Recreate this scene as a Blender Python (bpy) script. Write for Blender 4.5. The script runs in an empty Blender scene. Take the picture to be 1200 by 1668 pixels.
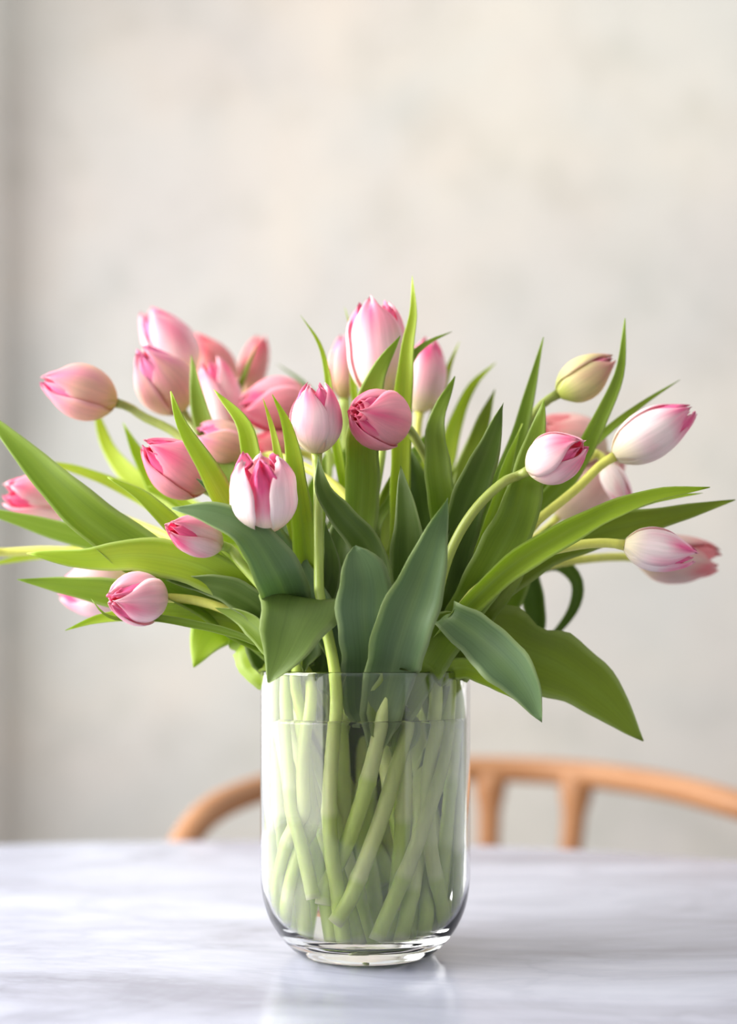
import bpy, bmesh, math, random
import numpy as np
from mathutils import Vector, Matrix, noise

S = bpy.context.scene
COL = S.collection
rnd = random.Random(7)
PI = math.pi

# ------------------------------------------------------------------ camera
CAM_Y, CAM_Z, FPX, HOR = -1.2, 1.004, 2400.0, 1045.0
cd = bpy.data.cameras.new('camera')
cam = bpy.data.objects.new('camera', cd)
COL.objects.link(cam)
cam.location = (0, CAM_Y, CAM_Z)
cam.rotation_euler = (PI / 2, 0, 0)
cd.sensor_fit = 'VERTICAL'
cd.sensor_width = 36
cd.sensor_height = 36
cd.lens = FPX / 1668 * 36
cd.shift_y = (HOR - 834) / 1668
cd.clip_start = 0.05
cd.dof.use_dof = True
cd.dof.focus_distance = 1.135
cd.dof.aperture_fstop = 1.9
S.camera = cam

# ------------------------------------------------------------------ world
w = bpy.data.worlds.new('daylight')
S.world = w
w.use_nodes = True
bg = w.node_tree.nodes['Background']
bg.inputs[0].default_value = (0.95, 0.965, 1.0, 1)
bg.inputs[1].default_value = 0.66

# window daylight (a large soft source outside the opening in the left wall)
def area(name, loc, rot, sx, sy, power, color):
    l = bpy.data.lights.new(name, 'AREA')
    l.shape = 'RECTANGLE'; l.size = sx; l.size_y = sy
    l.energy = power; l.color = color
    o = bpy.data.objects.new(name, l)
    o.location = loc; o.rotation_euler = rot
    COL.objects.link(o)
    return o
area('window_daylight', (-1.45, 0.85, 1.8), (0, -PI / 2 + 0.10, 0), 2.4, 4.7, 72, (1.0, 0.985, 0.94))
area('added_side_light', (-1.5, -0.15, 1.75), (0, -PI / 2 + 0.35, 0), 1.3, 1.4, 56, (1.0, 0.975, 0.92))  # added smaller source in the same opening, for a firmer table shadow
area('added_wall_wash', (0.9, 2.3, 4.3), (0.45, 0.0, 0), 3.6, 0.8, 23, (1.0, 0.82, 0.58))  # added warm light that washes the upper back wall, not a modelled lamp

S.view_settings.view_transform = 'Standard'
S.view_settings.look = 'None'
S.view_settings.gamma = 1.0
S.view_settings.use_curve_mapping = False
S.view_settings.exposure = 0.62
S.cycles.max_bounces = 16
S.cycles.transmission_bounces = 14
S.cycles.diffuse_bounces = 5
S.cycles.glossy_bounces = 6
S.cycles.caustics_reflective = True
S.cycles.caustics_refractive = True
S.cycles.blur_glossy = 0.6
S.cycles.sample_clamp_indirect = 20.0
S.cycles.use_denoising = True
try:
    S.cycles.denoiser = 'OPENIMAGEDENOISE'
except Exception:
    pass

# ------------------------------------------------------------------ helpers
def lin(r, g, b):
    f = lambda c: (c / 255) / 12.92 if c / 255 <= 0.04045 else (((c / 255) + 0.055) / 1.055) ** 2.4
    return Vector((f(r), f(g), f(b)))

def P(px, py, y):
    """a point at depth y behind the vase's axis, seen at px, py of the 1200 x 1668 frame"""
    d = (y - CAM_Y) / FPX
    return Vector(((px - 600) * d, y, CAM_Z - (py - HOR) * d))

def tag(o, label=None, cat=None, group=None, kind=None):
    if label: o['label'] = label
    if cat: o['category'] = cat
    if group: o['group'] = group
    if kind: o['kind'] = kind
    return o

def mesh_obj(name, verts, faces, mat, parent=None, cols=None, uvs=None, smooth=True):
    me = bpy.data.meshes.new(name)
    me.from_pydata([tuple(v) for v in verts], [], faces)
    me.update()
    if smooth:
        me.polygons.foreach_set('use_smooth', [True] * len(me.polygons))
    if cols is not None:
        a = me.color_attributes.new('Col', 'FLOAT_COLOR', 'POINT')
        flat = []
        for c in cols: flat += [c[0], c[1], c[2], 1.0]
        a.data.foreach_set('color', flat)
    if uvs is not None:
        u = me.uv_layers.new(name='UVMap')
        flat = []
        for lp in me.loops: flat += list(uvs[lp.vertex_index])
        u.data.foreach_set('uv', flat)
    me.materials.append(mat)
    o = bpy.data.objects.new(name, me)
    COL.objects.link(o)
    if parent is not None:
        o.parent = parent
        o.matrix_parent_inverse = Matrix.Identity(4)
    return o

def empty(name, loc):
    o = bpy.data.objects.new(name, None)
    o.empty_display_size = 0.02
    o.location = loc
    COL.objects.link(o)
    return o

def bm_obj(name, bm, mat, parent=None, smooth=False):
    me = bpy.data.meshes.new(name)
    bm.to_mesh(me); bm.free()
    if smooth:
        me.polygons.foreach_set('use_smooth', [True] * len(me.polygons))
    me.materials.append(mat)
    o = bpy.data.objects.new(name, me)
    COL.objects.link(o)
    if parent is not None: o.parent = parent
    return o

def add_box(bm, lo, hi, bevel=0.0):
    lo, hi = Vector(lo), Vector(hi)
    r = bmesh.ops.create_cube(bm, size=1)
    vs = r['verts']
    for v in vs:
        v.co = Vector(((lo[i] + hi[i]) / 2 + v.co[i] * (hi[i] - lo[i]) for i in range(3)))
    if bevel:
        es = list({e for v in vs for e in v.link_edges})
        bmesh.ops.bevel(bm, geom=es, offset=bevel, segments=2, affect='EDGES', profile=0.5)

def catmull(pts, n, closed=False):
    """n points spaced evenly along the Catmull-Rom curve through pts"""
    pts = [Vector(p) for p in pts]
    ext = [pts[0] * 2 - pts[1]] + pts + [pts[-1] * 2 - pts[-2]]
    dense = []
    for i in range(1, len(ext) - 2):
        p0, p1, p2, p3 = ext[i - 1:i + 3]
        t0 = 0.0
        t1 = t0 + max(1e-4, (p1 - p0).length ** 0.5)
        t2 = t1 + max(1e-4, (p2 - p1).length ** 0.5)
        t3 = t2 + max(1e-4, (p3 - p2).length ** 0.5)
        for k in range(16):
            t = t1 + (t2 - t1) * k / 16
            A1 = p0 * ((t1 - t) / (t1 - t0)) + p1 * ((t - t0) / (t1 - t0))
            A2 = p1 * ((t2 - t) / (t2 - t1)) + p2 * ((t - t1) / (t2 - t1))
            A3 = p2 * ((t3 - t) / (t3 - t2)) + p3 * ((t - t2) / (t3 - t2))
            B1 = A1 * ((t2 - t) / (t2 - t0)) + A2 * ((t - t0) / (t2 - t0))
            B2 = A2 * ((t3 - t) / (t3 - t1)) + A3 * ((t - t1) / (t3 - t1))
            dense.append(B1 * ((t2 - t) / (t2 - t1)) + B2 * ((t - t1) / (t2 - t1)))
    dense.append(pts[-1].copy())
    L = [0.0]
    for a, b in zip(dense, dense[1:]): L.append(L[-1] + (b - a).length)
    out, j = [], 0
    for k in range(n):
        s = L[-1] * k / (n - 1)
        while j < len(L) - 2 and L[j + 1] < s: j += 1
        f = (s - L[j]) / max(1e-9, L[j + 1] - L[j])
        out.append(dense[j].lerp(dense[j + 1], min(1, max(0, f))))
    return out

def interp(tab, x):
    if x <= tab[0][0]: return tab[0][1]
    for (a, fa), (b, fb) in zip(tab, tab[1:]):
        if x <= b:
            t = (x - a) / (b - a)
            return fa + (fb - fa) * t
    return tab[-1][1]

def sstep(a, b, x):
    t = min(1, max(0, (x - a) / (b - a)))
    return t * t * (3 - 2 * t)

def tube(name, path, rad, mat, parent=None, seg=10, cols=None, caps=True, sx=1.0):
    """a round bar along path; rad is a number or a list"""
    n = len(path)
    if not isinstance(rad, (list, tuple)): rad = [rad] * n
    vs, fs, cs = [], [], []
    T = (path[1] - path[0]).normalized()
    U = T.cross(Vector((0, 1, 0)))
    if U.length < 0.1: U = T.cross(Vector((1, 0, 0)))
    U.normalize()
    for i, p in enumerate(path):
        a, b = path[max(0, i - 1)], path[min(n - 1, i + 1)]
        T = (b - a).normalized()
        U = (U - T * U.dot(T)).normalized()
        W = T.cross(U)
        for k in range(seg):
            an = 2 * PI * k / seg
            vs.append(p + U * math.cos(an) * rad[i] * sx + W * math.sin(an) * rad[i])
            if cols: cs.append(cols[i])
    for i in range(n - 1):
        for k in range(seg):
            k2 = (k + 1) % seg
            fs.append((i * seg + k, i * seg + k2, (i + 1) * seg + k2, (i + 1) * seg + k))
    if caps:
        fs.append(tuple(range(seg))[::-1])
        fs.append(tuple((n - 1) * seg + k for k in range(seg)))
    if parent is not None:
        vs = [v - parent.location for v in vs]
    return mesh_obj(name, vs, fs, mat, parent, cs if cols else None)

# ------------------------------------------------------------------ materials
def new_mat(name):
    m = bpy.data.materials.new(name)
    m.use_nodes = True
    nt = m.node_tree
    nt.nodes.clear()
    out = nt.nodes.new('ShaderNodeOutputMaterial')
    return m, nt, out

def N(nt, t, **kw):
    n = nt.nodes.new(t)
    for k, v in kw.items(): setattr(n, k, v)
    return n

def principled(nt, **kw):
    n = nt.nodes.new('ShaderNodeBsdfPrincipled')
    for k, v in kw.items(): n.inputs[k.replace('_', ' ')].default_value = v
    return n

def ramp(nt, fac, stops):
    n = nt.nodes.new('ShaderNodeValToRGB')
    el = n.color_ramp.elements
    while len(el) < len(stops): el.new(0.5)
    for e, (p, c) in zip(el, stops):
        e.position = p; e.color = (*c, 1)
    nt.links.new(fac, n.inputs[0])
    return n.outputs[0]

def noise_tex(nt, vec, scale, detail=4, rough=0.5, dist=0.0):
    n = nt.nodes.new('ShaderNodeTexNoise')
    n.inputs['Scale'].default_value = scale
    n.inputs['Detail'].default_value = detail
    n.inputs['Roughness'].default_value = rough
    n.inputs['Distortion'].default_value = dist
    if vec is not None: nt.links.new(vec, n.inputs['Vector'])
    return n.outputs['Fac']

def mixc(nt, fac, a, b, mode='MIX'):
    n = nt.nodes.new('ShaderNodeMix')
    n.data_type = 'RGBA'; n.blend_type = mode
    for s, v in ((n.inputs[0], fac), (n.inputs[6], a), (n.inputs[7], b)):
        if isinstance(v, (int, float)): s.default_value = v
        elif isinstance(v, (tuple, Vector)): s.default_value = (v[0], v[1], v[2], 1)
        else: nt.links.new(v, s)
    return n.outputs[2]

def mapping(nt, kind='Object', scale=(1, 1, 1), rot=(0, 0, 0)):
    tc = N(nt, 'ShaderNodeTexCoord'); mp = N(nt, 'ShaderNodeMapping')
    mp.inputs['Scale'].default_value = scale
    mp.inputs['Rotation'].default_value = rot
    nt.links.new(tc.outputs[kind], mp.inputs['Vector'])
    return mp.outputs[0]

def m_plaster(name='grey_beige_plaster', k=1.0):
    m, nt, out = new_mat(name)
    v = mapping(nt)
    a = noise_tex(nt, v, 1.3, 5, 0.55, 0.4)
    b = noise_tex(nt, v, 4.5, 6, 0.6, 0.3)
    c = noise_tex(nt, v, 0.9, 3, 0.5, 0.0)
    base = ramp(nt, a, [(0.3, lin(187, 190, 190) * k), (0.5, lin(194, 195, 193) * k), (0.72, lin(202, 199, 193) * k)])
    blot = ramp(nt, b, [(0.33, lin(196, 200, 194)), (0.5, (0.9, 0.9, 0.9)), (0.68, (1, 1, 1))])
    c1 = mixc(nt, 0.27, base, blot, 'MULTIPLY')
    rose = ramp(nt, c, [(0.4, (1, 1, 1)), (0.7, lin(252, 246, 248))])
    c2 = mixc(nt, 0.8, c1, rose, 'MULTIPLY')
    bs = principled(nt, Roughness=0.9)
    bs.inputs['Specular IOR Level'].default_value = 0.2
    nt.links.new(c2, bs.inputs['Base Color'])
    bp = N(nt, 'ShaderNodeBump'); bp.inputs['Strength'].default_value = 0.25; bp.inputs['Distance'].default_value = 0.01
    nt.links.new(b, bp.inputs['Height']); nt.links.new(bp.outputs[0], bs.inputs['Normal'])
    nt.links.new(bs.outputs[0], out.inputs[0])
    return m

def m_marble():
    m, nt, out = new_mat('white_marble')
    v = mapping(nt, scale=(1.0, 2.0, 1.0), rot=(0, 0, -0.30))
    big = noise_tex(nt, v, 1.7, 7, 0.62, 1.1)
    veins = noise_tex(nt, v, 2.3, 7, 0.55, 1.6)
    sub = N(nt, 'ShaderNodeMath', operation='SUBTRACT'); sub.inputs[1].default_value = 0.5
    nt.links.new(veins, sub.inputs[0])
    ab = N(nt, 'ShaderNodeMath', operation='ABSOLUTE'); nt.links.new(sub.outputs[0], ab.inputs[0])
    vr = ramp(nt, ab.outputs[0], [(0.0, lin(190, 189, 196)), (0.03, lin(218, 217, 222)), (0.12, lin(248, 248, 250))])
    cl = ramp(nt, big, [(0.34, lin(136, 137, 151)), (0.50, lin(162, 165, 180)), (0.7, lin(173, 177, 192))])
    c = mixc(nt, 0.42, cl, vr, 'MULTIPLY')
    bs = principled(nt, Roughness=0.22)
    bs.inputs['Specular IOR Level'].default_value = 0.5
    nt.links.new(c, bs.inputs['Base Color'])
    nt.links.new(bs.outputs[0], out.inputs[0])
    return m

def m_wood(name, c1, c2, rough=0.45, sc=(3, 3, 40)):
    m, nt, out = new_mat(name)
    v = mapping(nt, scale=sc)
    n1 = noise_tex(nt, v, 2.5, 5, 0.6, 0.5)
    c = ramp(nt, n1, [(0.3, c1), (0.7, c2)])
    bs = principled(nt, Roughness=rough)
    nt.links.new(c, bs.inputs['Base Color'])
    nt.links.new(bs.outputs[0], out.inputs[0])
    return m

def m_glass(name, ior, color, rough=0.0):
    m, nt, out = new_mat(name)
    bs = principled(nt, Roughness=rough, IOR=ior)
    bs.inputs['Transmission Weight'].default_value = 1.0
    bs.inputs['Base Color'].default_value = (*color, 1)
    nt.links.new(bs.outputs[0], out.inputs[0])
    return m

def m_plant(name, trans, rough, streak, tint, spec=0.35, sss=0.0):
    """thin plant tissue: own colour in the attribute Col, fine veins along the blade, part of the light passes through"""
    m, nt, out = new_mat(name)
    at = N(nt, 'ShaderNodeAttribute', attribute_name='Col')
    uv = N(nt, 'ShaderNodeUVMap')
    mp = N(nt, 'ShaderNodeMapping'); mp.inputs['Scale'].default_value = (streak, 1.3, 1)
    nt.links.new(uv.outputs[0], mp.inputs[0])
    n1 = noise_tex(nt, mp.outputs[0], 1.0, 4, 0.6, 0.1)
    g = ramp(nt, n1, [(0.3, (0.80, 0.82, 0.80)), (0.65, (1, 1, 1))])
    c = mixc(nt, 0.75, at.outputs['Color'], g, 'MULTIPLY')
    bs = principled(nt, Roughness=rough)
    bs.inputs['Specular IOR Level'].default_value = spec
    nt.links.new(c, bs.inputs['Base Color'])
    bp = N(nt, 'ShaderNodeBump'); bp.inputs['Strength'].default_value = 0.25; bp.inputs['Distance'].default_value = 0.001
    nt.links.new(n1, bp.inputs['Height']); nt.links.new(bp.outputs[0], bs.inputs['Normal'])
    tr = N(nt, 'ShaderNodeBsdfTranslucent')
    tc = mixc(nt, 1.0, c, tint, 'MULTIPLY')
    nt.links.new(tc, tr.inputs[0])
    mx = N(nt, 'ShaderNodeMixShader'); mx.inputs[0].default_value = trans
    nt.links.new(bs.outputs[0], mx.inputs[1]); nt.links.new(tr.outputs[0], mx.inputs[2])
    nt.links.new(mx.outputs[0], out.inputs[0])
    return m

def m_stem():
    m, nt, out = new_mat('tulip_stem')
    at = N(nt, 'ShaderNodeAttribute', attribute_name='Col')
    v = mapping(nt, scale=(60, 60, 6))
    n1 = noise_tex(nt, v, 3.0, 3, 0.6)
    g = ramp(nt, n1, [(0.3, (0.86, 0.88, 0.84)), (0.65, (1, 1, 1))])
    c = mixc(nt, 0.8, at.outputs['Color'], g, 'MULTIPLY')
    bs = principled(nt, Roughness=0.42)
    bs.inputs['Subsurface Weight'].default_value = 0.25
    bs.inputs['Subsurface Radius'].default_value = (0.004, 0.005, 0.0015)
    bs.inputs['Subsurface Scale'].default_value = 1.0
    nt.links.new(c, bs.inputs['Base Color'])
    nt.links.new(bs.outputs[0], out.inputs[0])
    return m

def m_plain(name, c, rough=0.6):
    m, nt, out = new_mat(name)
    v = mapping(nt)
    n1 = noise_tex(nt, v, 6, 3)
    cc = ramp(nt, n1, [(0.3, Vector(c) * 0.93), (0.7, Vector(c))])
    bs = principled(nt, Roughness=rough)
    nt.links.new(cc, bs.inputs['Base Color'])
    nt.links.new(bs.outputs[0], out.inputs[0])
    return m

M_wall = m_plaster()
M_wall2 = m_plaster('lightened_plaster', 1.1)  # same plaster, its colour lightened to lift the shaded left wall
M_marble = m_marble()
M_wood = m_wood('honey_wood', lin(138, 93, 58), lin(156, 112, 76), 0.6)
M_floor = m_wood('floor_boards', lin(150, 132, 112), lin(172, 152, 130), 0.5, (1, 12, 1))
M_glass = m_glass('clear_glass', 1.47, (1.0, 1.0, 1.0))
M_water = m_glass('clear_water', 1.333, (1.0, 1.0, 1.0))
M_leaf = m_plant('tulip_leaf', 0.46, 0.42, 26, (1.25, 1.25, 0.45), 0.4)
M_petal = m_plant('tulip_petal', 0.38, 0.5, 14, (1.1, 0.98, 0.98), 0.3)
M_stem = m_stem()
M_white = m_plain('white_paint', (0.8, 0.79, 0.76), 0.5)
M_front = m_plain('grey_paint', (0.26, 0.26, 0.26), 0.8)
M_cane = m_plain('woven_seat_cord', lin(205, 175, 130), 0.8)

# ------------------------------------------------------------------ the room
YB, XL = 3.68, -1.2            # back wall, left wall
def struct(name, bm, mat):
    return tag(bm_obj(name, bm, mat), kind='structure')

bm = bmesh.new(); add_box(bm, (XL - 0.2, YB, 0), (3.4, YB + 0.15, 3.6))
tag(struct('wall_back', bm, M_wall), 'mottled grey-beige plaster wall behind the table')
bm = bmesh.new()
WY0, WY1, WZ0, WZ1 = -1.5, 3.4, 0.4, 3.2
add_box(bm, (XL - 0.15, -1.9, 0), (XL, WY0, 3.6))
add_box(bm, (XL - 0.15, WY1, 0), (XL, YB, 3.6))
add_box(bm, (XL - 0.15, WY0, 0), (XL, WY1, WZ0))
add_box(bm, (XL - 0.15, WY0, WZ1), (XL, WY1, 3.6))
tag(struct('wall_left', bm, M_wall2), 'plaster wall at the left edge, in shade')
bm = bmesh.new(); add_box(bm, (-3.2, -3.6, -0.05), (3.4, YB, 0.0))
tag(struct('floor', bm, M_floor), 'wooden floor under the table')
bm = bmesh.new(); add_box(bm, (XL, YB - 0.015, 0), (3.4, YB, 0.1))
struct('baseboard_back', bm, M_white)
bm = bmesh.new(); add_box(bm, (-3.2, -3.75, 0), (3.4, -3.6, 3.6)); struct('wall_front', bm, M_front)
wf = empty('window_1', (XL - 0.075, (WY0 + WY1) / 2, WZ0)); wf['kind'] = 'structure'
def wpart(name, lo, hi):
    bm = bmesh.new(); add_box(bm, Vector(lo) - wf.location, Vector(hi) - wf.location)
    bm_obj(name, bm, M_white, wf)
for yy in (WY0, (WY0 + WY1) / 2 - 0.025, WY1 - 0.05):
    wpart('window_frame', (XL - 0.1, yy, WZ0), (XL - 0.05, yy + 0.05, WZ1))
wpart('window_frame', (XL - 0.1, WY0, WZ0), (XL - 0.05, WY1, WZ0 + 0.05))
wpart('window_frame', (XL - 0.1, WY0, WZ1 - 0.05), (XL - 0.05, WY1, WZ1))

# ------------------------------------------------------------------ table
TZ = 0.75
TC, TA, TB = Vector((-0.17, -0.067, 0)), 0.95, 0.75
tbl = empty('marble_table', (TC.x, TC.y, 0))
tag(tbl, 'oval white marble dining table with soft grey veins under the vase', 'table')
def oval_disc(bm, prof, a, b, seg=96):
    """prof: (inset, z) rings from the bottom centre outwards and up to the top centre"""
    rings = []
    for ins, z in prof:
        rings.append([bm.verts.new(((a - ins) * math.cos(2 * PI * k / seg), (b - ins) * math.sin(2 * PI * k / seg), z)) for k in range(seg)])
    for r0, r1 in zip(rings, rings[1:]):
        for k in range(seg):
            k2 = (k + 1) % seg
            bm.faces.new((r0[k], r0[k2], r1[k2], r1[k]))
    bm.faces.new(rings[0][::-1]); bm.faces.new(rings[-1])
bm = bmesh.new()
oval_disc(bm, [(0.03, TZ - 0.022), (0.008, TZ - 0.02), (0.001, TZ - 0.014), (0, TZ - 0.009), (0.001, TZ - 0.004), (0.004, TZ - 0.001), (0.008, TZ)], TA, TB)
bm_obj('tabletop', bm, M_marble, tbl)
bm = bmesh.new()
oval_disc(bm, [(0.0, 0.0), (0, 0.012), (0.02, 0.022), (0.22, 0.04), (0.265, 0.08), (0.28, 0.4), (0.265, 0.62), (0.2, 0.7), (0.12, TZ - 0.022)], 0.35, 0.35, 48)
bm_obj('pedestal', bm, M_white, tbl, True)

# ------------------------------------------------------------------ chair (its bent back and arms show past the table's far edge)
ch = empty('hoop_back_armchair', (0.17, 1.0, 0))
tag(ch, 'honey-coloured bentwood armchair with a curved back rail behind the marble table', 'chair')
def cpath(pts, n): return catmull(pts, n)
arch = [P(270, 1440, 0.775), P(302, 1368, 0.80), P(338, 1325, 0.86), P(400, 1293, 0.955), P(500, 1268, 1.07), P(640, 1256, 1.15), P(780, 1253, 1.18),
        P(900, 1257, 1.16), P(1000, 1267, 1.09), P(1100, 1284, 0.98), P(1210, 1314, 0.86), P(1290, 1340, 0.82), P(1330, 1440, 0.79)]
L0, R0 = arch[0], arch[-1]
hoop = [Vector((L0.x - 0.02, L0.y, 0.44)), Vector((L0.x - 0.012, L0.y, 0.6))] + arch + [Vector((R0.x + 0.015, R0.y, 0.6)), Vector((R0.x + 0.02, R0.y, 0.44))]
hp = cpath(hoop, 90)
tube('back_rail', hp, 0.0205, M_wood, ch, 12)
cx, cy = (L0.x + R0.x) / 2, 0.98
bm = bmesh.new()
oval_disc(bm, [(0.03, 0.415), (0, 0.425), (0, 0.445), (0.02, 0.455)], abs(R0.x - L0.x) / 2 + 0.035, 0.24, 48)
so = bm_obj('seat', bm, M_wood, ch); so.location = (cx - 0.17, cy - 1.0, 0)
bm = bmesh.new()
oval_disc(bm, [(0.0, 0.455), (0.004, 0.462), (0.04, 0.466)], abs(R0.x - L0.x) / 2 - 0.02, 0.2, 48)
so = bm_obj('seat_pad', bm, M_cane, ch, True); so.location = (cx - 0.17, cy - 1.0, 0)
def spindle(px, bottom_px):
    top = min(hp, key=lambda p: abs((600 + p.x * FPX / (p.y - CAM_Y)) - px) + (50 if p.z < 0.7 else 0))
    d = top.y - 0.12 * (top.y - 0.9)
    b = Vector(((bottom_px - 600) * (top.y - CAM_Y) / FPX, min(top.y - 0.02, cy + 0.2), 0.44))
    pa = cpath([b, b.lerp(top, 0.5), top], 12)
    tube('spindle', pa, [0.014 + 0.004 * abs(2 * i / 11 - 1) ** 3 + (0.0045 if i > 9 else 0) for i in range(12)], M_wood, ch, 10, sx=1.25)
for a_, b_ in ((490, 520), (640, 650), (793, 788), (941, 905)): spindle(a_, b_)
for sx_, sy_ in ((-1, -1), (1, -1), (-1, 1), (1, 1)):
    p0 = Vector((cx + sx_ * 0.25, cy + sy_ * 0.16, 0.42)); p1 = Vector((cx + sx_ * 0.29, cy + sy_ * 0.2, 0.0))
    tube('leg', [p0.lerp(p1, k / 5) for k in range(6)], [0.018 - 0.001 * k for k in range(6)], M_wood, ch, 12)
for sy_ in (-1, 1):
    p0 = Vector((cx - 0.27, cy + sy_ * 0.18, 0.22)); p1 = Vector((cx + 0.27, cy + sy_ * 0.18, 0.22))
    tube('stretcher', [p0.lerp(p1, k / 3) for k in range(4)], 0.01, M_wood, ch, 10)

# ------------------------------------------------------------------ vase and water
VC = Vector((P(595, 1100, 0).x, 0, 0))
RV, RIM, WL = 0.0853, 0.9805, 0.9425
outer = [(0.0, 0.7525), (0.03, 0.7522), (0.046, 0.7503), (0.052, 0.7506), (0.0585, 0.7545), (0.0655, 0.761), (0.0728, 0.7705), (0.0785, 0.781), (0.0825, 0.793), (0.0845, 0.806), (0.0853, 0.82), (0.0853, 0.90), (0.0853, RIM - 0.0015)]
TW = 0.0027
inner = [(0.0853 - TW, RIM - 0.0015), (0.0853 - TW, 0.90), (0.0853 - TW, 0.82), (0.0817, 0.806), (0.0795, 0.795), (0.0752, 0.784), (0.069, 0.7745), (0.062, 0.7685), (0.05, 0.7655), (0.03, 0.7645), (0.0, 0.764)]
def densify(prof, step=0.004):
    pts = catmull([Vector((r, 0, z)) for r, z in prof], int(max(20, 2 + sum(math.dist(a, b) for a, b in zip(prof, prof[1:])) / step)))
    return [(max(0, p.x), p.z) for p in pts]
def lathe(name, prof, mat, seg=128):
    vs, fs = [], []
    idx = []
    for r, z in prof:
        if r < 1e-5:
            idx.append([len(vs)]); vs.append((0, 0, z))
        else:
            idx.append(list(range(len(vs), len(vs) + seg)))
            vs += [(r * math.cos(2 * PI * k / seg), r * math.sin(2 * PI * k / seg), z) for k in range(seg)]
    for a, b in zip(idx, idx[1:]):
        for k in range(seg):
            k2 = (k + 1) % seg
            if len(a) == 1: fs.append((a[0], b[k2], b[k]))
            elif len(b) == 1: fs.append((a[k], a[k2], b[0]))
            else: fs.append((a[k], a[k2], b[k2], b[k]))
    o = mesh_obj(name, vs, fs, mat)
    bm = bmesh.new(); bm.from_mesh(o.data)
    bmesh.ops.recalc_face_normals(bm, faces=bm.faces)
    bm.to_mesh(o.data); bm.free()
    return o
do, di = densify(outer), densify(inner)
do[0] = (0.0, do[0][1]); di[-1] = (0.0, di[-1][1])
rim = [(RV - TW / 2 + TW / 2 * math.cos(a), RIM - 0.0015 + 0.0015 * math.sin(a)) for a in (PI * k / 6 for k in range(1, 6))]
vase = lathe('glass_vase', do + rim + di, M_glass)
vase.location = (VC.x, VC.y, 0.0002)
tag(vase, 'clear glass cylinder vase with rounded thick base standing on the marble table', 'vase')
def inner_r(z):
    return interp([(z_, r_) for r_, z_ in reversed(di)], z)
wprof = [(0.0, 0.7643)]
for r, z in reversed(di[:-1]):
    if z < WL - 0.004 and r > 0.004: wprof.append((r - 0.00025, z + 0.0002))
rw = RV - TW - 0.00025
wprof += [(rw, WL - 0.003), (rw, WL + 0.0006), (rw - 0.0006, WL + 0.0002), (rw - 0.0016, WL - 0.0005), (rw - 0.003, WL - 0.0009), (rw - 0.006, WL - 0.001), (0.0, WL - 0.001)]
water = lathe('water', wprof, M_water)
water.location = (VC.x, VC.y, 0.0002)
tag(water, 'clear water filling the glass vase to just below its rim', 'water')

def W(px, py, y):
    """the place of a point at depth y that shows at px, py through the water-filled round vase"""
    h = (px - 595) / 170.6
    h = max(-0.97, min(0.97, h))
    y0 = -math.sqrt(1 - h * h) * RV
    a = math.asin(abs(h)); b = math.asin(abs(h) / 1.33)
    x = abs(h) * RV - (y - y0) * math.tan(a - b)
    q = P(595, py, y)
    return Vector((VC.x + math.copysign(max(0, x), h), y, q.z))

# ------------------------------------------------------------------ tulips
PAL = {   # body, pink, base, edge
    'pale': ((252, 226, 230), (244, 108, 160), (246, 238, 200), (255, 246, 246)),
    'white': ((253, 243, 243), (244, 112, 168), (248, 242, 214), (255, 250, 250)),
    'rosy': ((246, 178, 190), (238, 84, 142), (240, 196, 186), (252, 208, 218)),
    'coral': ((242, 176, 172), (236, 108, 128), (240, 204, 170), (248, 198, 196)),
    'tan': ((240, 200, 178), (240, 140, 188), (216, 196, 128), (250, 212, 224)),
    'green': ((236, 226, 168), (224, 120, 150), (200, 210, 100), (250, 226, 214)),
    'dusk': ((236, 208, 198), (236, 146, 150), (226, 206, 170), (246, 220, 216)),
}
PALL = {k: [lin(*c) for c in v] for k, v in PAL.items()}
F_CLOSED = [(0, .13), (.05, .40), (.12, .64), (.22, .85), (.34, .97), (.46, 1.0), (.6, .95), (.72, .83), (.84, .64), (.93, .46), (1, .24)]

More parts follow.
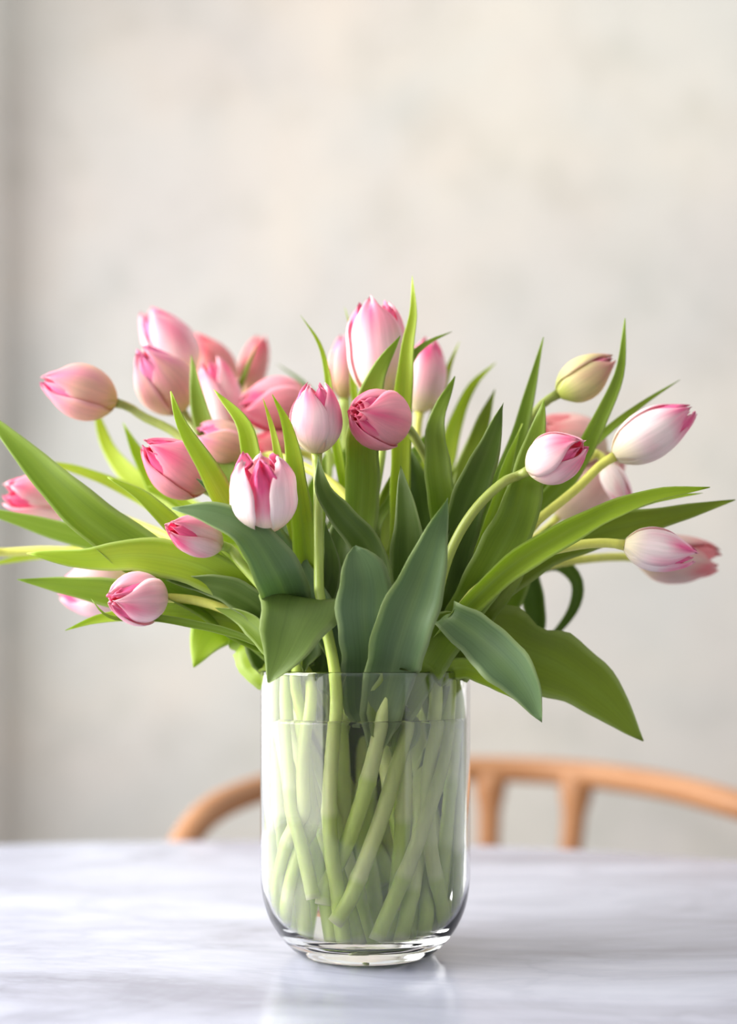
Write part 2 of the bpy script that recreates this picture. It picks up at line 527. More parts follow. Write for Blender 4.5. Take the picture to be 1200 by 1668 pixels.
def petal(parent, base, A, X, Y, L, R, phi, th, rs, pal, inner, seed, tip_r, extra=None, blush=1.0, zoff=0.0, crk=1.0):
    nu, nv = 13, 19
    r = random.Random(seed)
    wob = [r.uniform(-1, 1) for _ in range(6)]
    th0 = th * r.uniform(0.96, 1.04)
    Ls = L * r.uniform(0.965, 1.02)
    body, pink, basec, edgec = PALL[pal]
    top, bot, cols, uvs = [], [], [], []
    for j in range(nv):
        v = j / (nv - 1)
        v = v + 0.05 * math.sin(2 * PI * v) * -0.5
        f = interp(F_CLOSED, v)
        if v > 0.5: f = f + (tip_r - 0.2) * sstep(0.5, 1.0, v)
        g = 1.0
        if v > 0.5: g = max(0.0, 1 - ((v - 0.5) / 0.5) ** 2.3) ** 0.62
        g *= 0.62 + 0.38 * sstep(0, 0.3, v)
        for i in range(nu):
            u = -1 + 2 * i / (nu - 1)
            ang = phi + u * th0 * g + 0.03 * wob[0]
            rad = R * rs * f
            rad *= 1 + 0.055 * u                               # one edge lies over its neighbour
            rad += R * 0.035 * (1 - abs(u)) * sstep(0.1, 0.5, v)     # rounded back of the petal
            rad -= R * 0.05 * math.exp(-(u / 0.12) ** 2) * sstep(0.2, 0.7, v) * (0.6 if inner else 0.25)   # midrib groove
            if inner and crk > 3: rad += R * 0.045 * math.sin(11 * u + 6 * v + wob[3]) * sstep(0.2, .5, v); 
            rad += R * 0.03 * math.sin(5 * u + wob[1] * 3 + 5 * v) * sstep(0.35, 1, v) * (1.6 if inner else 0.9) * crk
            z = Ls * v + L * 0.02 * crk * math.sin(7 * u + wob[2] * 3) * sstep(0.75, 1, v) + zoff
            z -= L * 0.05 * (abs(u) ** 2) * sstep(0.35, 0.9, v)
            p = A * z + X * (math.cos(ang) * rad) + Y * (math.sin(ang) * rad)
            if extra: p = extra(p, u, v)
            top.append(p)
            st = 0.5 + 0.5 * noise.noise(Vector((u * 5 + seed, v * 1.4, seed * 1.7)))
            pk = 0.85 * sstep(0.45, 1.0, v) * (0.5 + 0.5 * st) + 0.42 * math.exp(-(u / 0.42) ** 2) * sstep(0.15, 0.6, v) * st
            pk += 0.35 * sstep(0.82, 1.0, abs(u)) * sstep(0.2, 0.6, v) * (1 if not inner else 0.4)
            if inner: pk += 0.42 * sstep(0.12, 0.5, v)
            pk += 0.5 * (noise.noise(Vector((u * 1.7 + seed * 2.1, v * 2.6, seed * .7))) ) * sstep(0.2, 0.5, v)
            pk = max(0, min(1, pk * blush))
            c = body.lerp(pink, pk)
            c = c.lerp(basec, 1 - sstep(0.02, 0.34, v))
            c = c.lerp(edgec, 0.55 * sstep(0.88, 1.0, max(abs(u), v)) * (0.3 if inner else 0.8))
            cols.append(c); uvs.append((u * 0.5 + seed * 0.37, v))
    n = len(top)
    nrm = [Vector()] * n
    for j in range(nv):
        for i in range(nu):
            a = top[j * nu + min(nu - 1, i + 1)] - top[j * nu + max(0, i - 1)]
            b = top[min(nv - 1, j + 1) * nu + i] - top[max(0, j - 1) * nu + i]
            q = a.cross(b)
            nrm[j * nu + i] = q.normalized() if q.length > 1e-12 else A.copy()
    t = 0.0006
    vs = []
    for j in range(nv):
        for i in range(nu):
            vs.append(top[j * nu + i] + nrm[j * nu + i] * 0.0)
    for j in range(nv):
        for i in range(nu):
            e = 0.35 if i in (0, nu - 1) or j == nv - 1 else 1.0
            vs.append(top[j * nu + i] - nrm[j * nu + i] * t * e)
    fs = []
    for j in range(nv - 1):
        for i in range(nu - 1):
            a = j * nu + i
            fs.append((a, a + 1, a + nu + 1, a + nu))
            fs.append((n + a, n + a + nu, n + a + nu + 1, n + a + 1))
    for j in range(nv - 1):
        a = j * nu
        fs.append((a, a + nu, n + a + nu, n + a))
        a = j * nu + nu - 1
        fs.append((a, n + a, n + a + nu, a + nu))
    for i in range(nu - 1):
        a = (nv - 1) * nu + i
        fs.append((a, a + 1, n + a + 1, n + a))
        a = i
        fs.append((a, n + a, n + a + 1, a + 1))
    o = mesh_obj('petal', [v + base - parent.location for v in vs], fs, M_petal, parent, cols + cols, uvs + uvs)
    return o

def roll_petal(parent, base, A, X, Y, L, R, pal):
    """the tip of the innermost petal, rolled up like a scroll"""
    body, pink, basec, edgec = PALL[pal]
    vs, cols, uvs, fs = [], [], [], []
    nu, nv = 44, 6
    for i in range(nu):
        s = i / (nu - 1)
        an = s * 4.4 * PI + 0.6
        r0 = R * (0.10 + 0.30 * s)
        for j in range(nv):
            v = j / (nv - 1)
            z = L * (0.60 + (0.40 - 0.06 * s) * v)
            rr = r0 * (1.0 + 0.35 * (1 - v) - 0.06 * v * v)
            vs.append(base + A * z + X * math.cos(an) * rr + Y * math.sin(an) * rr - parent.location)
            cols.append(body.lerp(pink, 0.9 - 0.45 * v)); uvs.append((s * 3, v))
    for i in range(nu - 1):
        for j in range(nv - 1):
            a = i * nv + j
            fs.append((a, a + nv, a + nv + 1, a + 1))
    o = mesh_obj('rolled_petal', vs, fs, M_petal, parent, cols, uvs)
    return o

TULIPS = [
 # id, base(px,py,y), tip(px,py,y), width px, palette, phi, openness(tip_r), theta, blush, stem points from the rim up, rim M, label
 dict(id='far_left', b=(188, 656, .06), t=(66, 618, .03), w=90, pal='tan', tip_r=.13, phi=40, stem=[(420, 900, .02), (345, 765, .045), (285, 705, .055), (232, 678, .06)],
      label='pink and tan tulip reaching far to the upper left on its bare stem'),
 dict(id='top_left', b=(312, 612, .19), t=(238, 503, .17), w=84, pal='pale', phi=10, stem=[(430, 880, .1), (360, 710, .17)],
      label='blurred pale pink tulip highest of the left cluster'),
 dict(id='left_tan', b=(296, 668, .10), t=(228, 566, .06), w=94, pal='tan', tip_r=.13, phi=35, stem=[(440, 900, .05), (350, 760, .09), (318, 700, .1)],
      label='pink and tan tulip below the highest tulip of the left cluster'),
 dict(id='coral_back', b=(380, 630, .24), t=(312, 548, .23), w=66, pal='coral', phi=0, blush=1.2, stem=[(460, 880, .12), (410, 700, .22)],
      label='coral pink tulip half hidden behind a leaf in the left cluster'),
 dict(id='pale_upright', b=(385, 712, .15), t=(340, 585, .14), w=66, pal='pale', phi=60, tip_r=.45, stem=[(460, 900, .09), (410, 780, .14)],
      label='pale pink loosely opened tulip upright left of the large sideways pink one'),
 dict(id='slim_back', b=(402, 640, .26), t=(426, 545, .26), w=48, pal='coral', phi=0, tip_r=.3, stem=[(480, 880, .14), (410, 720, .25)],
      label='slim blurred salmon tulip pointing up behind a small green leaf tip'),
 dict(id='big_pink', b=(505, 655, .13), t=(386, 664, .11), w=92, pal='rosy', blush=.75, phi=95, stem=[(520, 900, .07), (535, 760, .11), (528, 680, .13)],
      label='large pink tulip lying sideways left of the upright centre tulip'),
 dict(id='lilac_side', b=(402, 738, .06), t=(318, 703, .04), w=74, pal='tan', phi=95, tip_r=.3, stem=[(620, 960, -.01), (600, 868, -.0), (555, 800, .01), (490, 758, .03), (440, 742, .05)],
      label='lilac pink tulip with a greenish belly on an arching yellow stem'),
 dict(id='rose_left', b=(334, 796, .0), t=(232, 722, -.03), w=94, pal='rosy', tip_r=.13, phi=25, stem=[(450, 960, -.02), (400, 870, .0), (362, 822, .0)],
      label='rose pink tulip left of the long curved leaf, leaning to the upper left'),
 dict(id='front_white', b=(431, 868, -.075), t=(424, 752, -.09), w=112, pal='white', phi=60, th=.80, tip_r=.5, blush=.55, inb=1.25, crk=2.6, stem=[(490, 1010, -.03), (450, 940, -.055), (436, 895, -.07)],
      label='round white tulip with crinkled bright pink inner petals at the front left'),
 dict(id='small_pink', b=(358, 888, -.045), t=(272, 856, -.085), w=66, pal='pale', phi=-60, blush=1.35, stem=[(470, 1010, -.05), (425, 955, -.05), (390, 915, -.045)],
      label='small pink tulip bud under a curled grey-green leaf tip'),
 dict(id='low_left', b=(262, 974, -.03), t=(178, 976, -.075), w=88, pal='pale', phi=-20, tip_r=.14, blush=.9, crk=2.0, stem=[(480, 1075, -.045), (420, 1020, -.04), (360, 985, -.035), (310, 972, -.03)],
      label='pale pink tulip lowest on the left, on a yellow stem'),
 dict(id='edge_left', b=(132, 822, .10), t=(6, 800, .07), w=70, pal='pale', phi=30, tip_r=.5, stem=[(480, 1030, .0), (400, 955, .03), (290, 882, .07), (200, 845, .095)],
      label='light pink tulip at the left edge behind the broad leaf'),
 dict(id='hidden_left', b=(215, 958, .11), t=(92, 962, .11), w=96, pal='pale', phi=30, stem=[(480, 1040, .04), (390, 985, .07), (290, 950, .1)],
      label='pale tulip almost hidden between two long leaves at lower left'),
 dict(id='out_left', b=(-20, 898, .06), t=(-130, 890, .05), w=84, pal='pale', phi=30, stem=[(470, 1045, .02), (370, 985, .03), (240, 915, .05), (90, 897, .06)],
      label='tulip reaching out of the frame at the left, only its yellow stem in view'),
 dict(id='centre_left', b=(516, 738, -.045), t=(513, 622, -.055), w=86, pal='pale', phi=-35, tip_r=.33, blush=1.05, stem=[(524, 1010, -.066), (519, 870, -.056), (518, 780, -.045)], M=(.5, 0), 
      label='upright pale pink tulip at the centre, left of the rolled rose bud'),
 dict(id='rolled', b=(652, 694, -.015), t=(574, 668, -.066), w=98, pal='rosy', phi=10, tip_r=.12, blush=.9, roll=True, stem=[(690, 960, -.02), (716, 860, -.0), (702, 765, .0), (678, 718, -.005)],
      label='rose pink tulip with a rolled spiral tip at the centre'),
 dict(id='tall', b=(622, 650, .03), t=(608, 489, .03), w=100, pal='pale', phi=-8, tip_r=.5, blush=1.0, crk=1.6, stem=[(600, 960, .0), (606, 840, .01), (622, 730, .025)],
      label='tallest pale pink tulip standing above the rolled rose bud'),
 dict(id='behind_tall', b=(560, 650, .13), t=(560, 543, .13), w=52, pal='tan', phi=0, stem=[(560, 900, .06), (562, 760, .11)],
      label='blurred dusky pink tulip peeking out left of the tallest one'),
 dict(id='right_of_tall', b=(683, 672, .11), t=(700, 548, .11), w=76, pal='pale', phi=0, blush=1.25, stem=[(650, 900, .05), (678, 760, .1)],
      label='blurred pink and cream tulip right of the tallest one'),
 dict(id='bud', b=(908, 642, .03), t=(1002, 584, .025), w=70, pal='green', phi=20, tip_r=.14, blush=.8, stem=[(715, 985, -.01), (770, 850, .01), (830, 740, .03), (872, 672, .03)],
      label='closed green-cream bud with a pink tip at the upper right'),
 dict(id='right_front', b=(862, 766, -.05), t=(952, 722, -.08), w=84, pal='pale', phi=75, tip_r=.2, blush=1.0, crk=1.6, stem=[(705, 1000, -.05), (735, 895, -.055), (775, 828, -.055), (822, 784, -.052)],
      label='pink tulip with a dark rose seam at the right of the centre, facing up right'),
 dict(id='back_right', b=(985, 740, .14), t=(880, 690, .13), w=88, pal='dusk', phi=0, blush=1.1, stem=[(720, 960, .05), (800, 860, .1), (900, 800, .14), (985, 785, .15)],
      label='blurred dusky pink tulip behind the one with the dark rose seam'),
 dict(id='white_right', b=(1000, 744, .0), t=(1130, 664, .0), w=84, pal='white', phi=-12, tip_r=.2, blush=1.15, stem=[(705, 1040, -.03), (790, 940, -.02), (868, 855, -.01), (940, 795, .0)],
      label='long white and pink pointed tulip at the upper right'),
 dict(id='back_pale', b=(910, 842, .15), t=(1010, 742, .14), w=88, pal='dusk', phi=0, blush=.6, stem=[(720, 1010, .05), (800, 935, .1), (865, 880, .14)],
      label='blurred pale tulip behind the yellow stem at the right'),
 dict(id='right_low', b=(1016, 888, -.03), t=(1134, 905, -.035), w=72, pal='white', phi=-25, tip_r=.22, blush=1.2, stem=[(700, 1040, -.05), (760, 975, -.045), (845, 915, -.04), (940, 888, -.032)], M=(0.85, -0.35),
      label='white and pink tulip low at the right, in sharp focus'),
 dict(id='right_low_back', b=(1036, 908, .10), t=(1172, 914, .10), w=80, pal='dusk', phi=20, tip_r=.4, blush=1.3, stem=[(720, 1040, .03), (800, 975, .06), (880, 925, .08), (960, 910, .09)],
      label='blurred salmon pink tulip behind the sharp low right one'),
 dict(id='droopy', b=(985, 756, .07), t=(1022, 824, .05), w=42, pal='white', phi=0, tip_r=.3, blush=.5, stem=[(720, 1020, .01), (800, 900, .03), (900, 790, .06), (958, 745, .07)],
      label='small white tulip hanging down below the long white and pink one'),
 dict(id='brown_seam', b=(480, 735, .12), t=(412, 716, .11), w=52, pal='coral', phi=0, blush=1.1, stem=[(560, 930, .06), (540, 800, .1), (515, 750, .12)],
      label='small coral tulip mostly hidden under the large sideways pink one'),
]

RS = 0.0057
NS = 64
zlo, zhi = 0.770, 1.05
for k, T in enumerate(TULIPS):
    b, t = P(*T['b']), P(*T['t'])
    T['B'], T['Tip'] = b, t
    A = (t - b).normalized(); T['A'] = A
    up = [P(*q) for q in T['stem']]
    # rim crossing
    if 'M' in T:
        mx, my = T['M'][0] * 0.07, T['M'][1] * 0.07
        if T['id'] == 'centre_left': mx, my = P(555, 1097, -.066).x, -.066
    else:
        q = up[0]
        mx = 0.066 * math.tanh((q.x * 0.6 + b.x * 0.25) / 0.075)
        my = 0.062 * math.tanh(q.y / 0.055)
    r = math.hypot(mx, my)
    if r > 0.069: mx *= 0.069 / r; my *= 0.069 / r
    M = Vector((VC.x + mx, my, 0.985))
    ph = math.atan2(my, mx) - math.radians(rnd.uniform(70, 125))
    rr = rnd.uniform(0.03, 0.066)
    Bt = Vector((VC.x + rr * math.cos(ph), rr * math.sin(ph), rnd.uniform(0.769, 0.775)))
    T['M3'], T['Bt'] = M, Bt

def setv(tid, top, mid, bot):
    T = next(t for t in TULIPS if t['id'] == tid)
    if top: T['M3'] = P(*top)
    T['mid'] = W(*mid) if mid else None
    T['Bt'] = W(*bot)
for tid_, mid_, bot_ in (('far_left', (480, 1300, -.02), (500, 1522, -.035)), ('left_tan', (505, 1300, -.01), (545, 1526, -.03)),
        ('edge_left', (520, 1320, -.03), (585, 1526, -.04)), ('hidden_left', (455, 1300, .0), (478, 1505, -.01)),
        ('out_left', (540, 1320, -.01), (604, 1530, -.015)), ('lilac_side', (560, 1300, .0), (520, 1528, .0)),
        ('top_left', (520, 1300, .02), (560, 1528, .02)), ('big_pink', (530, 1300, .03), (492, 1515, .015)),
        ('tall', (640, 1300, -.02), (690, 1525, -.035)), ('behind_tall', (590, 1300, .03), (640, 1525, .01))):
    setv(tid_, None, mid_, bot_)
# stems that show clearly through the front of the glass
setv('centre_left', (552, 1096, -.068), (538, 1310, -.068), (562, 1530, -.05))
setv('right_low', (742, 1092, -.035), (700, 1300, -.058), (612, 1525, -.058))
setv('rolled', (638, 1092, -.062), (596, 1290, -.066), (528, 1470, -.055))
setv('right_front', (684, 1092, -.055), (612, 1360, -.058), (548, 1500, -.064))
setv('bud', (640, 1092, -.02), (655, 1270, -.055), (648, 1470, -.03))
setv('front_white', (462, 1092, -.045), (468, 1260, -.055), (520, 1462, -.06))
setv('low_left', (500, 1090, -.05), (490, 1300, -.06), (440, 1490, -.03))
setv('small_pink', (485, 1092, -.05), (505, 1290, -.05), (455, 1500, -.04))
setv('white_right', (720, 1092, -.045), (690, 1360, -.045), (722, 1500, -.03))
setv('right_low_back', (745, 1092, .0), (745, 1300, -.02), (742, 1480, -.02))
setv('back_right', (735, 1092, .01), (728, 1300, -.03), (700, 1500, -.02))
setv('rose_left', (450, 1092, -.03), (436, 1280, -.02), (470, 1500, -.01))

for T in TULIPS:
    M, Bt, b, A = T['M3'], T['Bt'], T['B'], T['A']
    up = [P(*q) for q in T['stem']]
    mid = T.get('mid') or Bt.lerp(M, 0.5) + Vector((rnd.uniform(-.006, .006), rnd.uniform(-.006, .006), 0))
    pts = [Bt, mid, M] + up + [b - A * 0.012, b]
    T['path'] = np.array([list(p) for p in catmull(pts, NS)])

# push stems apart where they crowd together in the vase
allp = np.stack([T['path'] for T in TULIPS])          # (k, NS, 3)
K = len(TULIPS)
ids = np.repeat(np.arange(K), NS)
cxy = np.array([VC.x, VC.y])
iz = np.array([z_ for r_, z_ in reversed(di)]); ir = np.array([r_ for r_, z_ in reversed(di)])
for it in range(60):
    flat = allp.reshape(-1, 3)
    act = np.where(flat[:, 2] < 1.07)[0]
    a = flat[act]
    D = a[:, None, :] - a[None, :, :]
    dist = np.sqrt((D ** 2).sum(-1)) + 1e-9
    near = (dist < 0.0118) & (ids[act][:, None] != ids[act][None, :])
    push = (D / dist[..., None] * ((0.0118 - dist) * near)[..., None]).sum(1) * 0.35
    push[:, 2] = 0
    flat[act] += push
    allp = flat.reshape(K, NS, 3)
    sm = allp.copy()
    sm[:, 1:-1] = allp[:, 1:-1] * 0.7 + (allp[:, :-2] + allp[:, 2:]) * 0.15
    wgt = (allp[:, :, 2:3] < 1.04).astype(float)
    allp = allp * (1 - wgt) + sm * wgt
    rad = np.hypot(allp[..., 0] - cxy[0], allp[..., 1])
    lim = np.where(allp[..., 2] < 0.99, np.interp(allp[..., 2], iz, ir) - 0.0064, 9)
    sc = np.minimum(1, lim / np.maximum(rad, 1e-6))
    allp[..., 0] = cxy[0] + (allp[..., 0] - cxy[0]) * sc
    allp[..., 1] *= sc
for T, p in zip(TULIPS, allp):
    T['pts'] = [Vector(q) for q in p]
    T['pts'][-1] = T['B']

C_pale, C_mid, C_yel, C_grn, C_olv = lin(226, 234, 164), lin(188, 206, 98), lin(212, 208, 98), lin(186, 212, 84), lin(142, 152, 72)
for k, T in enumerate(TULIPS):
    root = empty('tulip', T['Bt'])
    T['root'] = root
    tag(root, T['label'], 'tulip', 'pink tulips in the glass vase')
    path = T['pts']; n = len(path)
    nd = 0.07 + 0.22 * rnd.random()
    T['node'] = nd
    rads, cols = [], []
    for i, p in enumerate(path):
        s = i / (n - 1)
        r_ = RS * (1.03 - 0.36 * sstep(0.2, 0.8, s)) * (1 + 0.16 * math.exp(-((s - nd) / 0.012) ** 2))
        if s > 0.985: r_ *= 1.15
        rads.append(r_)
        c = C_grn.lerp(C_pale, 0.35) if s < nd else C_pale.lerp(C_mid, sstep(nd, 0.55, s))
        c = c.lerp(lin(164, 184, 88) if T['id'] in ('centre_left', 'tall', 'front_white', 'rose_left', 'small_pink', 'big_pink', 'behind_tall') else C_olv if T['id'] in ('far_left', 'rolled', 'right_front', 'bud', 'top_left', 'left_tan') else C_yel, 0.85 * sstep(0.45, 0.8, s))
        if i == 0: c = lin(222, 226, 180)
        cols.append(c)
    tube('stem', path, rads, M_stem, root, 14, cols)
    # bloom
    b, A = T['B'], T['A']
    L = (T['Tip'] - b).length
    R = T['w'] / 2 * (b.y - CAM_Y) / FPX
    cdir = (cam.location - b).normalized()
    X = (cdir - A * cdir.dot(A))
    if X.length < 0.05: X = Vector((0, 0, 1))
    X.normalize(); Y = A.cross(X)
    phi = math.radians(T.get('phi', 0)); th = T.get('th', 1.16); tr = T.get('tip_r', 0.2); bl = T.get('blush', 1.0)
    L = max(L, R * 2.25)
    bb = b - A * 0.001
    for q in range(3):
        petal(root, bb, A, X, Y, L * 0.985, R * (0.82 if T['id'] == 'front_white' else 0.87), phi + PI / 3 + q * 2 * PI / 3, th * 0.97, 1.0, T['pal'], True, k * 7 + q, tr * 0.9, blush=T.get('inb', bl), crk=T.get('crk', 1) * (1.6 if T['id'] == 'front_white' else 1))
    for q in range(3):
        petal(root, bb, A, X, Y, L, R * 0.98, phi + q * 2 * PI / 3, th, 1.0, T['pal'], False, k * 7 + 3 + q, tr, blush=bl, crk=T.get('crk', 1) ** .5)
    if T.get('roll'): roll_petal(root, bb, A, X, Y, L, R, T['pal'])

# ------------------------------------------------------------------ leaves
TONE = {
    'blue': (lin(102, 130, 96), lin(122, 148, 92)),
    'dark': (lin(80, 106, 38), lin(100, 126, 44)),
    'mid': (lin(122, 150, 46), lin(148, 172, 58)),
    'brt': (lin(156, 184, 40), lin(176, 196, 60)),
    'yel': (lin(168, 190, 48), lin(186, 200, 76)),
    'sage': (lin(110, 136, 66), lin(128, 150, 76)),
    'olive': (lin(126, 144, 42), lin(146, 164, 56)),
}
LEAFW = [(0, .16), (.08, .36), (.2, .72), (.35, .97), (.48, 1.0), (.62, .92), (.76, .70), (.88, .42), (.95, .2), (1, .02)]
LEAFB = [(0, .18), (.08, .4), (.2, .78), (.35, .95), (.6, 1.0), (.8, .96), (.9, .78), (.96, .48), (1, .04)]
LEAFC = [(0, .10), (.06, .42), (.13, .66), (.25, .88), (.4, 1.0), (.55, .97), (.7, .8), (.84, .5), (.94, .22), (1, .02)]
LEAFE = [(0, .1), (.1, .3), (.3, .72), (.45, .95), (.6, 1.0), (.75, .85), (.88, .5), (.95, .24), (1, .02)]
LEAFD = [(0, .16), (.1, .35), (.3, .5), (.5, .75), (.62, .98), (.72, 1.0), (.84, .7), (.93, .36), (1, .03)]
LEAFS = [(0, .5), (.2, .7), (.4, .9), (.55, 1.0), (.72, .78), (.86, .5), (.95, .24), (1, .03)]
VIEW = Vector((0, 1, 0))
leaf_no = 0
def leaf(pts, wpx, tone, fold=0.22, turn=(0, 0), side=None, prof=LEAFW, owner=None, wave=0.10, notch=None, tilt=0.0):
    """pts run from low on the blade to its tip; the blade starts on the nearest stem"""
    global leaf_no
    leaf_no += 1
    sd = leaf_no
    P3 = [P(*p) for p in pts]
    best = None
    for T in TULIPS:
        if owner and T['id'] != owner: continue
        for i in range(6, 44):
            q = T['pts'][i]
            d = (q - P3[0]).length + max(0, q.z - P3[0].z + 0.004) * 3
            if best is None or d < best[0]: best = (d, T, q, i)
    _, T, q, i = best
    root = T['root']
    tang = (T['pts'][i + 1] - T['pts'][i - 1]).normalized()
    lo = T['pts'][max(2, i - 4)]
    first = [lo + (P3[0] - q) * 0.05, q + (P3[0] - q) * 0.3] if (P3[0] - q).length > 0.006 else [lo]
    path = catmull(first + P3, 34)
    n, m = len(path), 9
    W0 = wpx / 2 * (P3[len(P3) // 2].y - CAM_Y) / FPX
    a_, b_ = TONE[tone]
    r = random.Random(sd * 13)
    ca, cb = a_ * r.uniform(0.93, 1.07), b_
    vs1, cols, uvs, nr = [], [], [], []
    Sprev = None
    for k, p in enumerate(path):
        s = k / (n - 1)
        T_ = (path[min(n - 1, k + 1)] - path[max(0, k - 1)]).normalized()
        if side is not None:
            sv = Vector(side)
        else:
            sv = T_.cross(VIEW)
            if sv.length < 0.35 and Sprev is not None: sv = Sprev
        sv = (sv - T_ * sv.dot(T_))
        if sv.length < 1e-3: sv = Sprev
        sv.normalize()
        if Sprev is not None and side is None and sv.dot(Sprev) < -0.2: sv = -sv
        if Sprev is not None: sv = (sv + Sprev * 0.6).normalized(); sv = (sv - T_ * sv.dot(T_)).normalized()
        Sprev = sv.copy()
        nv_ = sv.cross(T_).normalized()
        if nv_.dot(Vector((0, -1, 0))) < 0 and side is None: nv_ = -nv_
        an = math.radians(turn[0] + (turn[1] - turn[0]) * s)
        s2 = sv * math.cos(an) + nv_ * math.sin(an)
        n2 = nv_ * math.cos(an) - sv * math.sin(an)
        hw = W0 * interp(prof, s)
        inside = (p.z < RIM + 0.004) and math.hypot(p.x - VC.x, p.y) < RV
        for j in range(m):
            u = -1 + 2 * j / (m - 1)
            f = (fold * 1.35 + 0.04) * (1 - 0.5 * s)
            hwj = hw
            if notch and u * notch[2] > 0.2 and abs(s - notch[0]) < notch[1]: hwj = hw * (1 - 0.3 * math.cos((s - notch[0]) / notch[1] * PI / 2) * (abs(u) - 0.2))
            wv = wave * W0 * (math.sin(s * 11 + sd + (1.9 if u > 0 else 0)) + 0.6 * math.sin(s * 23 + sd * 2 + (2.5 if u > 0 else 0))) * u * u * sstep(0, .3, s)
            hwj *= 1 + 0.05 * math.sin(s * 17 + sd * 3 + (2 if u > 0 else 0)) + 0.03 * math.sin(s * 41 + sd + (1 if u > 0 else 0))
            q3 = p + s2 * (u * hwj) + n2 * (f * hw * (u * u - 0.25) + wv)
            if q3.z < RIM + 0.003:
                rx, ry = q3.x - VC.x, q3.y
                rr = math.hypot(rx, ry)
                if inside:
                    lim = inner_r(min(q3.z, RIM - 0.002)) - 0.0018
                    if rr > lim: q3.x = VC.x + rx * lim / rr; q3.y = ry * lim / rr
                elif rr < RV + 0.002:
                    lim = RV + 0.002
                    q3.x = VC.x + rx * lim / rr; q3.y = ry * lim / rr
            vs1.append(q3); nr.append(n2)
            st = 0.5 + 0.5 * noise.noise(Vector((u * 4 + sd, s * 2.2, sd)))
            c = ca.lerp(cb, st)
            c = c.lerp(lin(186, 204, 130), 0.5 * (1 - sstep(0.0, 0.35, s)))
            c = c.lerp(lin(180, 204, 128), 0.28 * math.exp(-(u / 0.13) ** 2) * (1 - s))
            c = c.lerp(lin(206, 220, 160), 0.45 * (abs(u) > 0.99))
            cols.append(c); uvs.append((u * 0.5 + sd * 0.31, s))
    th = 0.00055
    N_ = len(vs1)
    vs = list(vs1)
    for k in range(n):
        for j in range(m):
            e = 0.4 if j in (0, m - 1) else 1.0
            vs.append(vs1[k * m + j] - nr[k * m + j] * th * e)
    fs = []
    for k in range(n - 1):
        for j in range(m - 1):
            a = k * m + j
            fs.append((a, a + 1, a + m + 1, a + m)); fs.append((N_ + a, N_ + a + m, N_ + a + m + 1, N_ + a + 1))
        a = k * m; fs.append((a, a + m, N_ + a + m, N_ + a))
        a = k * m + m - 1; fs.append((a, N_ + a, N_ + a + m, a + m))
    for j in range(m - 1):
        a = (n - 1) * m + j; fs.append((a, a + 1, N_ + a + 1, N_ + a))
        a = j; fs.append((a, N_ + a, N_ + a + 1, a + 1))
    o = mesh_obj('leaf', [v - root.location for v in vs], fs, M_leaf, root, cols + cols, uvs + uvs)
    bm = bmesh.new(); bm.from_mesh(o.data)
    bmesh.ops.recalc_face_normals(bm, faces=bm.faces)
    bm.to_mesh(o.data); bm.free()
    return o

# front, over the rim
leaf([(622, 1165, -.070), (640, 1085, -.073), (662, 1010, -.09), (698, 910, -.10), (729, 811, -.105)], 96, 'blue', 0.38, (-8, 10), owner='rolled', prof=LEAFC)
leaf([(600, 1160, -.056), (600, 1100, -.06), (594, 1000, -.085), (592, 940, -.09), (577, 890, -.085)], 94, 'blue', 0.2, (0, 8), prof=LEAFB)
leaf([(545, 1130, -.03), (530, 1050, -.03), (512, 985, -.045), (494, 972, -.068), (478, 1015, -.088), (462, 1062, -.095), (437, 1112, -.098)], 138, 'sage', 0.12, (0, 0), side=(-1, 0, .22), prof=LEAFD)
leaf([(500, 1060, -.05), (470, 985, -.06), (446, 930, -.088), (405, 868, -.095), (340, 838, -.095), (280, 828, -.09)], 84, 'blue', 0.3, (0, 35))
leaf([(470, 1000, -.04), (420, 905, -.055), (374, 830, -.065), (330, 752, -.07), (295, 690, -.07), (278, 637, -.07)], 46, 'brt', 0.35, (10, 25))
leaf([(470, 960, -.02), (430, 850, -.035), (412, 760, -.04), (398, 695, -.04), (348, 634, -.035)], 42, 'brt', 0.35, (-10, 10))
leaf([(500, 960, -.02), (476, 850, -.035), (455, 755, -.045), (444, 700, -.045), (428, 648, -.045)], 22, 'yel', 0.3)
leaf([(510, 1010, -.048), (500, 920, -.046), (488, 820, -.05), (478, 740, -.06), (466, 690, -.06), (443, 642, -.06)], 40, 'brt', 0.35, (10, 0))
leaf([(625, 980, -.06), (600, 892, -.065), (556, 840, -.07), (528, 800, -.07), (518, 742, -.065)], 54, 'dark', 0.25, (0, -20))
# arching right: up from the vase, then over and down to the right
leaf([(632, 1175, -.066), (668, 1105, -.066), (706, 1050, -.058), (744, 998, -.05)], 88, 'mid', 0.25, (0, 0), owner='right_front', prof=LEAFB)
leaf([(728, 1003, -.062), (770, 1032, -.072), (818, 1074, -.085), (856, 1122, -.09), (882, 1177, -.09)], 80, 'blue', 0.4, (0, -18), prof=LEAFE)
leaf([(690, 1100, -.03), (745, 1050, -.015), (830, 1055, .0), (910, 1085, .0), (980, 1135, .0), (1048, 1207, .0)], 128, 'olive', 0.12, (0, 0), notch=(0.56, 0.06, 1))
leaf([(700, 1110, -.05), (750, 1088, -.05), (800, 1106, -.055), (862, 1150, -.06)], 36, 'brt', 0.1)
